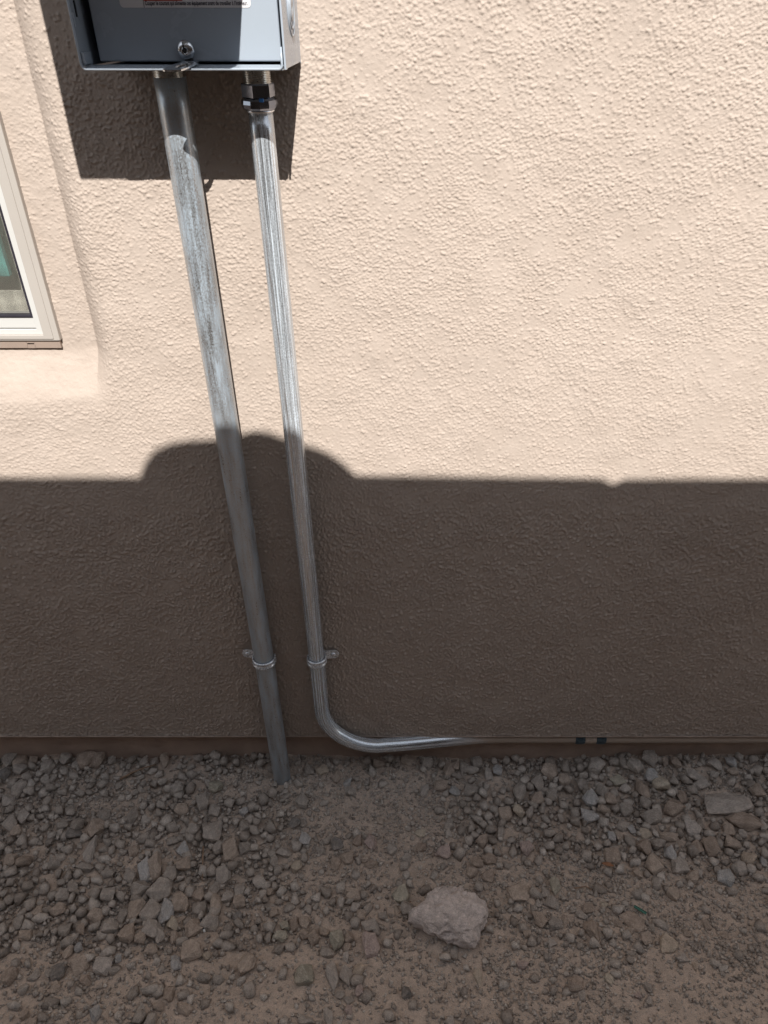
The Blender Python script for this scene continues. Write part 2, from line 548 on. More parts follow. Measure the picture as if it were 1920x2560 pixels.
def wall_surface(X, Z):
    # recess round the window: sharp inner crease at x = -0.582, soft shoulder to the right, sloping sill patch below
    t = np.clip((X + 0.582 + 0.012 * np.exp(-((Z - 1.10) / 0.06) ** 2)) / 0.046, 0, 1)
    side = (1 - t) ** 2
    sill = sstep(1.075, 1.185, Z + 0.014 * fbm(X, Z, 9, 61, 2))
    topf = 1 - sstep(2.0, 2.06, Z)
    left = 1 - sstep(-1.36, -1.40, X) if False else sstep(-1.42, -1.37, X)
    rec = side * sill * topf * left
    p = -RD * rec
    inner = np.clip(side * 1.6 - 0.3, 0, 1) * sstep(1.06, 1.10, Z) * topf * left
    patch = inner * (1 - sstep(1.175, 1.205, Z)) * sstep(1.055, 1.12, Z + 0.02 * fbm(X, Z, 14, 63, 3))
    amp = 1.0 - 0.55 * inner
    amp = amp * (1 - 0.86 * patch)
    # smooth trowelled spots and clusters of droplets
    clus = fbm(X, Z, 13, 71, 3) + 0.6 * vnoise(X, Z, 42, 77)
    prob = np.clip(0.62 + 0.95 * clus, 0.14, 0.96)
    wx = X + 0.0010 * fbm(X, Z, 150, 81, 2)
    wz = Z + 0.0010 * fbm(X, Z, 150, 91, 2)
    b1 = blobs(wx, wz, 0.0039, 101, 0.0014, 0.0031, prob)
    low = blobs(wx + 0.07, wz + 0.05, 0.0050, 103, 0.0021, 0.0041, np.clip(prob + 0.12, 0, 1))
    k_low = 1 - sstep(0.78, 0.92, Z)
    b1 = b1 * (1 - k_low) + 1.1 * low * k_low
    b2 = blobs(wx + 0.31, wz + 0.17, 0.0044, 102, 0.0011, 0.0022, np.clip(prob + 0.1, 0, 1))
    fine = fbm(X, Z, 240, 111, 2)
    roll = 0.0030 * fbm(X, Z, 3.0, 121, 2) + 0.0022 * fbm(X, Z, 17, 131, 2)
    p = p + roll * (1 - 0.5 * patch) + amp * b1 * 0.70 * (1 - 0.4 * inner) + (1 - 0.72 * patch) * (1 + 0.7 * inner) * (0.45 * b2 + 0.0003 * fine)
    p = p + (1 - amp) * (0.0008 * fbm(X, Z, 120, 141, 3) + 0.0012 * fbm(X, Z * 2.5, 26, 145, 3))
    p = p + 0.0012 * np.exp(-((Z - Z_BOT) / 0.006) ** 2)
    return np.stack([X, -p, Z], -1)

wx = np.concatenate([[-6, -4, -2.5, -1.8, -1.45, -1.41, -1.38, -1.35, -1.30, -1.20], np.arange(-1.11, -0.62, 0.0021), np.arange(-0.62, 0.55, 0.00155), np.arange(0.55, 0.985, 0.0021), [1.1, 1.4, 2.2, 4, 6]])
wz = np.concatenate([np.arange(Z_BOT, 0.88, 0.0022), np.arange(0.88, 1.2, 0.0018), np.arange(1.2, 1.740, 0.00142), [1.77, 1.82, 1.9, 1.98, 2.04, 2.08, 2.3, 2.7, 3.4, 4.2, 5.2]])  # unseen upper storey added to bounce sun onto the ground
WIN_R, WIN_B, WIN_L, WIN_T = -0.655, 1.197, -1.32, 1.96
wall = link('stucco_wall', grid_mesh('stucco_wall', wx, wz, wall_surface,
            keep=lambda cx, cz: ~((cx < WIN_R) & (cx > WIN_L) & (cz > WIN_B) & (cz < WIN_T))), M['stucco'], house)

# back of the wall so that no light comes through it (room side), with the window opening left free
bm = bmesh.new()
box_bm(bm, -6, WIN_L - 0.01, 0.075, 0.20, Z_BOT, 5.2)
box_bm(bm, WIN_R + 0.006, 6, 0.075, 0.20, Z_BOT, 5.2)
box_bm(bm, WIN_L - 0.01, WIN_R + 0.006, 0.075, 0.20, Z_BOT, WIN_B - 0.006)
box_bm(bm, WIN_L - 0.01, WIN_R + 0.006, 0.075, 0.20, WIN_T + 0.006, 5.2)
link('wall_core', bm_mesh('wall_core', bm), M['room'], house)

# weep screed: thin irregular lip under the stucco
sx = np.concatenate([[-6, -3], np.arange(-1.25, 1.1, 0.006), [3, 6]])
prof = [(0.0035, 0.1065), (0.0052, 0.1040), (0.0040, 0.1008), (-0.004, 0.0990), (-0.040, 0.1000), (-0.078, 0.1015)]
pts = []
for (p, z) in prof:
    w = 0.0016 * fbm(sx, sx * 0 + p * 40, 40, 151, 3) + 0.0008 * fbm(sx, sx * 0, 160, 157, 2)
    k = 1.0 if p > -0.01 else 0.2
    pts.append(np.stack([sx, -(p + 1.3 * w * k), z + 1.2 * w * k], -1))
P = np.array(pts)
idx = np.arange(P.shape[0] * P.shape[1]).reshape(P.shape[:2])
q = np.stack([idx[:-1, :-1], idx[1:, :-1], idx[1:, 1:], idx[:-1, 1:]], -1).reshape(-1, 4)
link('weep_screed', np_mesh('weep_screed', P.reshape(-1, 3), q), M['screed'], house)

# concrete footing, set back under the stucco
fx = np.concatenate([[-6, -3], np.arange(-1.3, 1.15, 0.012), [3, 6]])
fz = np.concatenate([[-0.4, -0.15], np.arange(-0.06, 0.112, 0.008)])
def footing(X, Z):
    p = -0.050 + 0.004 * fbm(X, Z, 9, 161, 3) + 0.0025 * fbm(X, Z, 60, 171, 3)
    return np.stack([X, -p, Z], -1)
link('foundation', grid_mesh('foundation', fx, fz, footing), M['concrete'], house)

# ---- window (right-hand lower corner is in view)
def frame_bm(outer, inner, y0, y1, bev):
    """rectangular ring (x0,x1,z0,z1) as four mitred bars; y0 front, y1 back"""
    bm = bmesh.new()
    ox0, ox1, oz0, oz1 = outer
    ix0, ix1, iz0, iz1 = inner
    O = [(ox0, oz0), (ox1, oz0), (ox1, oz1), (ox0, oz1)]
    I = [(ix0, iz0), (ix1, iz0), (ix1, iz1), (ix0, iz1)]
    vs = []
    for y in (y0, y1):
        for ring in (O, I):
            vs.append([bm.verts.new((x, y, z)) for x, z in ring])
    fo, fi, bo, bi = vs
    for k in range(4):
        k2 = (k + 1) % 4
        bm.faces.new((fo[k], fo[k2], fi[k2], fi[k]))
        bm.faces.new((bo[k2], bo[k], bi[k], bi[k2]))
        bm.faces.new((fo[k2], fo[k], bo[k], bo[k2]))
        bm.faces.new((fi[k], fi[k2], bi[k2], bi[k]))
    if bev:
        bmesh.ops.bevel(bm, geom=bm.edges[:], offset=bev, segments=2, profile=0.5, affect='EDGES')
    return bm

WX0, WX1, WZ1 = -1.29, -0.6375, 1.93
def ringobj(name, oL, oB, iL, iB, y0, y1, mat, parent, bev=0.0008):
    """ring whose right edge sits oL / iL and bottom edge oB / iB (outer / inner)"""
    o = (2 * -0.965 - oL, oL, oB, WZ1 + (1.195 - oB))
    i = (2 * -0.965 - iL, iL, iB, WZ1 + (1.195 - iB))
    return link(name, bm_mesh(name, frame_bm(o, i, y0, y1, bev)), mat, parent)

window = ringobj('window', -0.6455, 1.1994, -0.6726, 1.2105, 0.018, 0.066, M['vinyl'], house, 0.0016)
tag(window, 'almond vinyl window frame with white sash and insect screen')
ringobj('frame_step', -0.6560, 1.2030, -0.6731, 1.2110, 0.0162, 0.030, M['vinyl'], window, 0.0012)
# bottom leg of the frame, set back below the nose, with a weep slot
bm = bmesh.new()
box_bm(bm, -1.28, -0.711, 0.0225, 0.06, 1.1835, 1.1992, 0.0006)
box_bm(bm, -0.698, -0.6490, 0.0225, 0.06, 1.1835, 1.1992, 0.0006)
box_bm(bm, -0.712, -0.697, 0.0225, 0.06, 1.1935, 1.1992)
box_bm(bm, -0.712, -0.697, 0.0225, 0.06, 1.1835, 1.1900)
link('drip_leg', bm_mesh('drip_leg', bm), M['leg_brown'], window)
box('weep_slot', -0.7115, -0.6975, 0.027, 0.033, 1.1898, 1.1937, M['black'], window)
ringobj('glazing_bead', -0.6733, 1.2105, -0.6862, 1.2200, 0.0225, 0.040, M['sash'], window, 0.0010)
ringobj('sash', -0.6741, 1.2218, -0.6857, 1.2433, 0.0245, 0.055, M['sash'], window, 0.0010)
ringobj('gasket', -0.6840, 1.2418, -0.6900, 1.2478, 0.0225, 0.034, M['gasket'], window, 0.0015)

# insect screen: real wires
V, F = [], []
def wire(a, b, w):
    a, b = Vector(a), Vector(b)
    d = (b - a).normalized()
    s = Vector((0, 1, 0)) * w
    t = d.cross(s).normalized() * w
    k = len(V)
    for c in (a, b):
        for o in (s + t, s - t, -s - t, -s + t):
            V.append(tuple(c + o))
    for j in range(4):
        j2 = (j + 1) % 4
        F.append((k + j, k + j2, k + 4 + j2, k + 4 + j))
for x in np.arange(-1.245, -0.6890, 0.00175):
    wire((x, 0.0305, 1.245), (x, 0.0305, 1.876), 0.00016)
for z in np.arange(1.2465, 1.876, 0.00175):
    wire((-1.246, 0.0309, z), (-0.6885, 0.0309, z), 0.00016)
link('insect_screen', np_mesh('insect_screen', V, F, smooth=False), M['wire'], window)
# glass behind the screen
gm, gnt, gb = new_mat('window_glass')
gnt.nodes.remove(gb)
tr = gnt.nodes.new('ShaderNodeBsdfTransparent'); gl = gnt.nodes.new('ShaderNodeBsdfGlossy'); mx = gnt.nodes.new('ShaderNodeMixShader')
gl.inputs['Roughness'].default_value = 0.02
tr.inputs[0].default_value = (0.98, 0.985, 0.98, 1)
mx.inputs[0].default_value = 0.07; L(gnt, tr.outputs[0], mx.inputs[1]); L(gnt, gl.outputs[0], mx.inputs[2])
L(gnt, mx.outputs[0], gnt.nodes['Material Output'].inputs[0])
box('pane', -1.25, -0.6860, 0.048, 0.0515, 1.243, 1.88, gm, window)

# behind the glass: roller shade and a teal board
shade = box('roller_shade', -1.30, -0.655, 0.110, 0.112, 1.21, 1.95, M['room'])
tag(shade, 'cream roller shade drawn behind the window screen', 'shade')
teal = box('teal_board', -1.05, -0.7307, 0.070, 0.082, 1.303, 1.60, M['teal'], None, 0.002)
tag(teal, 'teal board standing behind the insect screen of the window', 'board')

# ------------------------------------------------------------------ disconnect box
BX0, BX1, BZ0, BZ1, BP = -0.4268, -0.1583, 1.6436, 1.878, 0.172
ebox = empty('electrical_box', ((BX0 + BX1) / 2, -0.01, BZ0))
EB = Vector(ebox.location)
tag(ebox, 'grey enamelled electrical disconnect box with recessed cover mounted on the stucco wall', 'electrical box')
def eparent(o, par=None):
    par = par or ebox
    o.parent = par
    o.matrix_parent_inverse = Matrix.Translation(-EB) if par is ebox else Matrix.Identity(4)
    return o
T = 0.0022
bm = bmesh.new()
box_bm(bm, BX0, BX1, -0.010, -0.010 + T, BZ0, BZ1)                                   # back
box_bm(bm, BX0, BX0 + T, -BP, -0.0105, BZ0 + 0.004, BZ1, 0.0007)                     # left side
box_bm(bm, BX1 - T, BX1, -BP + 0.002, -0.0105, BZ0 + 0.0015, BZ1, 0.0007)            # right side
box_bm(bm, BX0 + 0.0024, BX1 - 0.004, -BP + 0.001, -0.0105, BZ0, BZ0 + T, 0.0007)    # bottom
box_bm(bm, BX0 - 0.003, BX1 + 0.003, -BP - 0.006, -0.0085, BZ1, BZ1 + T, 0.0007)     # top
link('shell', bm_mesh('shell', bm), M['box_paint'])
shell = eparent(bpy.data.objects['shell'])
# rolled front edges
def rolled(name, pts, r):
    o = tube(name, pts, r, M['box_paint'], None, 12)
    return eparent(o)
corner = [(BX0 + 0.0012 + 0.006 * (1 - math.cos(a)), -BP, BZ0 + 0.0015 + 0.006 * (1 - math.sin(a))) for a in np.linspace(0, math.pi / 2, 8)]
corner2 = [(BX1 - 0.0048 - 0.005 * (1 - math.cos(a)), -BP, BZ0 + 0.0015 + 0.005 * (1 - math.sin(a))) for a in np.linspace(math.pi / 2, 0, 8)]
rolled('rolled_edge', [(BX0 + 0.0012, -BP, BZ1 - 0.001)] + corner + corner2 + [(BX1 - 0.0048, -BP, 1.6700)], 0.0016)
bm = bmesh.new(); box_bm(bm, BX1 - 0.0022, BX1 + 0.0006, -BP - 0.001, -BP + 0.012, BZ0 + 0.0006, BZ1 - 0.001, 0.0008)
eparent(link('side_flange', bm_mesh('side_flange', bm), M['box_paint']))
# gutter lip behind the front edge of the bottom
bm = bmesh.new()
lip = [(-BP + 0.002, BZ0 + 0.0030), (-BP + 0.022, BZ0 + 0.0056), (-BP + 0.022, BZ0 + 0.0034), (-BP + 0.002, BZ0 + 0.0023)]
lv = [[bm.verts.new((x, y, z)) for y, z in lip] for x in (BX0 + 0.003, BX1 - 0.005)]
for k in range(4):
    bm.faces.new((lv[0][k], lv[1][k], lv[1][(k + 1) % 4], lv[0][(k + 1) % 4]))
bm.faces.new(lv[0]); bm.faces.new(lv[1][::-1])
eparent(link('gutter_lip', bm_mesh('gutter_lip', bm), M['box_paint']))
# cover
CY = -0.138
bm = bmesh.new(); box_bm(bm, -0.4122, -0.1680, CY, CY + 0.014, 1.6520, BZ1 - 0.002, 0.0022, 3)
cover = eparent(link('cover', bm_mesh('cover', bm), M['box_paint']))
# inner stop flange in the dark gap and embossed tab on the left wall
bm = bmesh.new(); box_bm(bm, -0.4246, -0.4205, -0.1700, -0.1420, 1.6500, 1.6640, 0.0015, 3)
eparent(link('corner_tab', bm_mesh('corner_tab', bm), M['box_paint']))
bm = bmesh.new(); box_bm(bm, -0.4246, -0.4232, -0.158, -0.154, 1.702, 1.72, 0.0004, 2)
eparent(link('slot', bm_mesh('slot', bm), M['black']))
# latch screw
def lathe_e(name, origin, axis, prof, mat, par=None, **kw):
    o = lathe(name, origin, axis, prof, mat, None, **kw)
    return eparent(o, par)
latch = lathe_e('latch_screw', (-0.2938, CY, 1.6660), (0, -1, -0.12),
                [(0.0050, -0.002), (0.0050, 0.003), (0.0112, 0.0032), (0.0118, 0.0042), (0.0114, 0.0054), (0.0098, 0.0072), (0.0080, 0.0084), (0.0055, 0.0094), (0.0035, 0.0098), (0.0032, 0.0080), (0.0028, 0.0078)], M['zinc_plain'])
bm = bmesh.new(); box_bm(bm, -0.2961, -0.2941, CY - 0.0102, CY - 0.0084, 1.6647, 1.6740, 0.0004)
eparent(link('slot', bm_mesh('slot', bm), M['black']), latch)
o = lathe('hole', (-0.2945, CY - 0.0084, 1.6651), (0, -1, 0), [(0.0030, 0), (0.0030, 0.0012)], M['black'], None, seg=16); eparent(o, latch)
# the rounded drop below the latch
o = lathe('rivet', (-0.2918, CY - 0.0005, 1.6545), (0, -1, 0), [(0.0060, 0), (0.0058, 0.003), (0.0040, 0.0045), (0.0010, 0.0050)], M['black'], None, seg=20); eparent(o, latch)

# padlock hasp with a slot
def hasp_mesh():
    c = [Vector((-0.2975, -0.152, 1.6525)), Vector((-0.2720, -0.152, 1.6525)), Vector((-0.2900, -0.1950, 1.6446)), Vector((-0.3175, -0.1950, 1.6446))]
    def bil(u, v):
        return (c[0] * (1 - u) + c[1] * u) * (1 - v) + (c[3] * (1 - u) + c[2] * u) * v
    n = 24
    bm = bmesh.new()
    rows = []
    nrm = (c[1] - c[0]).cross(c[3] - c[0]).normalized()
    if nrm.z < 0: nrm = -nrm
    for off in (0.0010, -0.0010):
        outer, inner = [], []
        for k in range(n):
            a = 2 * math.pi * k / n
            ca, sa = math.cos(a), math.sin(a)
            e = 5.0
            f = (abs(ca) ** e + abs(sa) ** e) ** (-1 / e)
            outer.append(bm.verts.new(bil(0.5 + 0.5 * ca * f, 0.5 + 0.5 * sa * f) + nrm * off))
            inner.append(bm.verts.new(bil(0.5 + 0.24 * ca, 0.56 + 0.17 * sa) + nrm * off))
        rows.append((outer, inner))
    (to, ti), (bo, bi) = rows
    for k in range(n):
        j = (k + 1) % n
        bm.faces.new((to[k], to[j], ti[j], ti[k]))
        bm.faces.new((bo[j], bo[k], bi[k], bi[j]))
        bm.faces.new((to[j], to[k], bo[k], bo[j]))
        bm.faces.new((ti[k], ti[j], bi[j], bi[k]))
    return bm_mesh('hasp', bm)
eparent(link('hasp', hasp_mesh(), M['zinc_plain']))
# knockout rings stamped in the right side
for (r0, r1, d) in ((0.0345, 0.0315, 0.0014), (0.0255, 0.0225, 0.0018), (0.0165, 0.0, 0.0020)):
    prof = [(r0, -0.0002), (r0 - 0.0006, d), (max(r1, 0.0005), d), (max(r1 - 0.0006, 0.0003), -0.0002)]
    o = lathe('knockout_ring', (BX1, -0.082, 1.712), (1, 0, 0), prof, M['box_paint'], None, seg=40)
    eparent(o)

# warning label
def rounded_rect(x0, x1, z0, z1, r, n=6):
    out = []
    for cx, cz, a0 in ((x1 - r, z0 + r, -90), (x1 - r, z1 - r, 0), (x0 + r, z1 - r, 90), (x0 + r, z0 + r, 180)):
        for k in range(n + 1):
            a = R(a0 + 90 * k / n)
            out.append((cx + r * math.cos(a), cz + r * math.sin(a)))
    return out
def plate(name, outline, y, th, mat):
    bm = bmesh.new()
    f = [bm.verts.new((x, y - th, z)) for x, z in outline]
    b = [bm.verts.new((x, y, z)) for x, z in outline]
    bm.faces.new(f)
    n = len(f)
    for k in range(n):
        bm.faces.new((f[k], b[k], b[(k + 1) % n], f[(k + 1) % n]))
    return link(name, bm_mesh(name, bm), mat)
label = plate('warning_label', rounded_rect(-0.3715, -0.2020, 1.7118, 1.80, 0.0045), CY - 0.0002, 0.0003, M['label'])
eparent(label)
tag(label, 'white warning label with a red panel and French text')
o = plate('red_panel', [(-0.3400, 1.7192), (-0.2900, 1.7192), (-0.2900, 1.745), (-0.3400, 1.745)], CY - 0.0005, 0.0002, M['red']); eparent(o, label)
o = plate('divider_line', [(-0.3408, 1.7118), (-0.3403, 1.7118), (-0.3403, 1.80), (-0.3408, 1.80)], CY - 0.0005, 0.0002, M['ink']); eparent(o, label)
o = plate('symbol_foot', [(-0.3530, 1.7205), (-0.3455, 1.7205), (-0.3455, 1.723), (-0.3530, 1.723)], CY - 0.0005, 0.0002, M['ink']); eparent(o, label)
def text_mesh(name, body, x, z, size, mat, width=None):
    cu = bpy.data.curves.new(name, 'FONT')
    cu.body = body
    cu.size = size
    cu.extrude = 0.0
    cu.offset = 0.00012
    t = bpy.data.objects.new(name + '_tmp', cu)
    COL.objects.link(t)
    dg = bpy.context.evaluated_depsgraph_get()
    dg.update()
    me = bpy.data.meshes.new_from_object(t.evaluated_get(dg))
    bpy.data.objects.remove(t)
    me.name = name
    xs = [v.co.x for v in me.vertices]
    k = (width / (max(xs) - min(xs))) if width else 1.0
    for v in me.vertices:
        v.co = Vector((x + v.co.x * k, CY - 0.00075, z + v.co.y))
    me.materials.clear()
    o = link(name, me, mat)
    return eparent(o, label)
text_mesh('lettering', "Couper le courant qui alimente cet équipement avant de travailler à l'intérieur.", -0.3388, 1.7146, 0.0066, M['ink'], 0.1325)
label.rotation_euler = (0, 0, 0)

# ------------------------------------------------------------------ unseen cabinet added above the frame to shade the box and wall
cab = empty('shading_cabinet', (-0.315, -0.2, 1.888))
tag(cab, 'unseen grey cabinet added above the disconnect box to cast shade on it', 'cabinet')
def cparent(o):
    o.parent = cab
    o.matrix_parent_inverse = Matrix.Translation(-Vector(cab.location))
    return o
CZ = 1.8875
bm = bmesh.new(); box_bm(bm, -0.4560, -0.1800, -0.420, -0.012, CZ, CZ + 0.50, 0.003)
cparent(link('body', bm_mesh('body', bm), M['box_paint']))
bm = bmesh.new(); box_bm(bm, -0.4540, -0.1820, -0.432, -0.4205, CZ + 0.002, CZ + 0.49, 0.003)
cparent(link('door', bm_mesh('door', bm), M['box_paint']))
bm = bmesh.new(); box_bm(bm, -0.205, -0.195, -0.442, -0.4325, CZ + 0.2, CZ + 0.28, 0.003)
cparent(link('handle', bm_mesh('handle', bm), M['zinc_plain']))

# ------------------------------------------------------------------ conduits
RL, RR = 0.0232, 0.0186
def leanpts(x, z0, z1, pa, pb, za, zb, n):
    out = []
    for z in np.linspace(z0, z1, n):
        t = (z - zb) / (za - zb)
        p = pb + (pa - pb) * t if t > 0 else pb
        out.append((x, -p, z))
    return out
lc = tube('steel_conduit', leanpts(-0.3435, -0.12, 1.6300, 0.0600, 0.0255, 1.64, 0.42, 40), RL, M['zinc_dull'], None, 48)
tag(lc, 'thick dull galvanised steel pipe running straight down from the box into the gravel', 'pipe')
thr = []
for k in range(9):
    h = 0.0018 * k
    thr += [(RL - 0.0006, h), (RL + 0.0004, h + 0.0006), (RL - 0.0014, h + 0.0012)]
lathe('threaded_end', (-0.3435, -0.0600, 1.6295), (0, -0.028, 1), thr, M['zinc_thread'], lc, seg=48)

pts = leanpts(-0.2172, 0.2360, 1.592, 0.0600, 0.0240, 1.64, 0.43, 36)[::-1]
br = 0.142
for a in np.linspace(0, math.pi / 2, 22)[1:]:
    pts.append((-0.2172 + br * (1 - math.cos(a)), -0.0240, 0.2360 - br * math.sin(a) * 1.012))
for X in np.linspace(-0.06, 1.0, 50):
    t = float(sstep(-0.12, 0.26, np.array(X)))
    pts.append((X, -(0.024 * (1 - t) - 0.0190 * t), 0.0923 - 0.0140 * t))
rc = tube('steel_conduit', pts, RR, M['zinc_bright'], None, 48)
tag(rc, 'thinner bright steel pipe bending sideways at the foot of the wall', 'pipe')
# compression connector
cx, cy = -0.2172, -0.0592
conn = lathe('connector', (cx, cy, 1.5870), (0, -0.028, 1),
             [(0.0195, 0.0), (0.0235, 0.0012), (0.0262, 0.0040), (0.0270, 0.0085), (0.0262, 0.0135), (0.0238, 0.0160), (0.0230, 0.0165)], M['fitting'], rc, seg=12, smooth=False, phase=R(10))
tag(conn, 'dark shiny compression connector')
lathe('gland_nut', (cx, cy - 0.0004, 1.6035), (0, -0.028, 1), [(0.0232, 0.0), (0.0244, 0.0010), (0.0244, 0.0165), (0.0236, 0.0185), (0.0200, 0.0190)], M['fitting'], conn, seg=6, smooth=False, phase=R(20))
lathe('neck_ring', (cx, cy, 1.5845), (0, -0.028, 1), [(0.0190, 0.0), (0.0212, 0.0006), (0.0218, 0.0026), (0.0200, 0.0036)], M['zinc_plain'], conn, seg=32)
thr = []
for k in range(11):
    h = 0.0022 * k
    thr += [(0.0200, h), (0.0209, h + 0.0007), (0.0194, h + 0.0015)]
lathe('thread', (cx, cy - 0.0008, 1.6215), (0, -0.028, 1), thr, M['zinc_thread'], conn, seg=40)
o = box('sky_glint', cx + 0.0040, cx + 0.0108, cy - 0.0262, cy - 0.0235, 1.5990, 1.6035, M['blue'], conn, 0.0006)  # small blue chip paints a sky reflection onto the connector
# coupling under the stucco edge
for x0 in (0.455, 0.511):
    lathe('coupling_nut', (x0, 0.0190, 0.0783), (1, 0, 0), [(0.0188, 0), (0.0208, 0.0022), (0.0217, 0.006), (0.0217, 0.020), (0.0208, 0.0248), (0.0188, 0.027)], M['coupling'], rc, seg=20)
lathe('coupling_body', (0.478, 0.0190, 0.0783), (1, 0, 0), [(0.0190, 0), (0.0198, 0.002), (0.0198, 0.032), (0.0190, 0.034)], M['tanpaint'], rc, seg=24)

# ------------------------------------------------------------------ one-hole straps
def strap(name, x, p, z, rad, side, label):
    root = empty(name, (x, -0.001, z))
    tag(root, label, 'pipe strap', 'straps holding the pipes to the wall')
    inv = Matrix.Translation(-Vector(root.location))
    def put(o):
        o.parent = root
        o.matrix_parent_inverse = inv
        return o
    w, th = 0.0180, 0.0020
    # band: round the outside of the pipe, ribbed along its middle
    angs = np.linspace(R(-112), R(112), 30)
    prof = [(-0.5, 0.0), (-0.47, 0.0026), (-0.28, 0.0030), (-0.20, 0.0008), (0.20, 0.0008), (0.28, 0.0030), (0.47, 0.0026), (0.5, 0.0)]
    verts, faces = [], []
    for a in angs:
        for u, h in prof:
            r = rad + 0.0006 + th * 0.4 + h
            verts.append((x + math.sin(a) * r, -p - math.cos(a) * r, z + u * w))
    k = len(prof)
    for i in range(len(angs) - 1):
        for j in range(k - 1):
            faces.append((i * k + j, i * k + j + 1, (i + 1) * k + j + 1, (i + 1) * k + j))
    me = bpy.data.meshes.new('band'); me.from_pydata(verts, [], faces)
    for q in me.polygons: q.use_smooth = True
    band = put(link('band', me, M['strap']))
    so = band.modifiers.new('thickness', 'SOLIDIFY'); so.thickness = th; so.offset = 0
    # set screw hole in the middle of the band
    put(lathe('rivet_hole', (x, -p - rad - 0.0020, z - 0.001), (0, -1, 0), [(0.0022, 0), (0.0022, 0.0007)], M['black'], None, seg=12))
    # foot: ear from the band to the wall
    x0, x1 = (x + side * (rad - 0.002), x + side * (rad + 0.0340))
    bm = bmesh.new()
    out = [(0.0, -0.5), (0.72, -0.5), (0.90, -0.36), (1.0, 0.0), (0.90, 0.36), (0.72, 0.5), (0.0, 0.5)]
    f = [bm.verts.new((x0 + (x1 - x0) * u, -0.0068 - 0.004 * max(0, 1 - u * 3), z + v * 0.026)) for u, v in out]
    b = [bm.verts.new((x0 + (x1 - x0) * u, -0.0045 - 0.004 * max(0, 1 - u * 3), z + v * 0.026)) for u, v in out]
    bm.faces.new(f); bm.faces.new(b[::-1])
    n = len(f)
    for q in range(n):
        bm.faces.new((f[q], b[q], b[(q + 1) % n], f[(q + 1) % n]))
    put(link('foot', bm_mesh('foot', bm), M['strap']))
    sx = x0 + (x1 - x0) * 0.60
    scr = put(lathe('screw', (sx, -0.0070, z), (0, -1, 0), [(0.0058, -0.006), (0.0058, 0.0004), (0.0056, 0.0016), (0.0040, 0.0030), (0.0012, 0.0036)], M['strap'], None, seg=20))
    for dx, dz in ((0.0035, 0.0007), (0.0007, 0.0035)):
        o = box('recess', sx - dx, sx + dx, -0.0108, -0.0098, z - dz, z + dz, M['black'])
        o.parent = scr; o.matrix_parent_inverse = inv
    return root
strap('pipe_strap', -0.3435, 0.0258, 0.4150, RL, -1, 'zinc strap clamped round the thick straight pipe, screwed at its left')
strap('pipe_strap', -0.2172, 0.0240, 0.4130, RR, 1, 'zinc strap clamped round the thinner bent pipe, screwed at its right')

# ------------------------------------------------------------------ stones
def unit_stone(sub, seed, cuts=9, rough=0.07):
    """angular crushed stone: convex hull of jittered points, edges worn on the larger ones"""
    r = random.Random(seed)
    n = {1: 7, 2: 9, 3: 14}[sub]
    bm = bmesh.new()
    k = 0
    for i in range(n):
        z = 1 - 2 * (i + 0.5) / n
        a = i * 2.39996 + r.uniform(-0.5, 0.5)
        q = math.sqrt(max(0, 1 - z * z))
        d = Vector((q * math.cos(a), q * math.sin(a), z)) + Vector((r.gauss(0, .16), r.gauss(0, .16), r.gauss(0, .16)))
        d = Vector([math.copysign(abs(c) ** 0.75, c) for c in d])
        bm.verts.new(d * r.uniform(0.8, 1.12))
    res = bmesh.ops.convex_hull(bm, input=bm.verts[:])
    loose = [v for v in bm.verts if not v.link_faces]
    bmesh.ops.delete(bm, geom=loose, context='VERTS')
    if sub == 3:
        bmesh.ops.bevel(bm, geom=bm.edges[:], offset=0.055, segments=1, profile=0.5, affect='EDGES')
        bmesh.ops.triangulate(bm, faces=bm.faces[:])
        bmesh.ops.subdivide_edges(bm, edges=[e for e in bm.edges if e.calc_length() > 0.35], cuts=1, use_grid_fill=True)
        o = Vector((seed * 3.1, seed * 1.7, 0))
        for v in bm.verts:
            d = v.co.normalized()
            v.co += d * (rough * mnoise.noise(v.co * 2.4 + o) + rough * 0.8 * mnoise.noise(v.co * 5.5 + o))
    bmesh.ops.triangulate(bm, faces=bm.faces[:])
    bmesh.ops.recalc_face_normals(bm, faces=bm.faces[:])
    bm.verts.index_update()
    V = np.array([v.co[:] for v in bm.verts])
    Fc = np.array([[v.index for v in f.verts] for f in bm.faces])
    bm.free()
    ext = (V.max(0) - V.min(0)) / 2
    cen = (V.max(0) + V.min(0)) / 2
    V = (V - cen) / ext
    return V, Fc

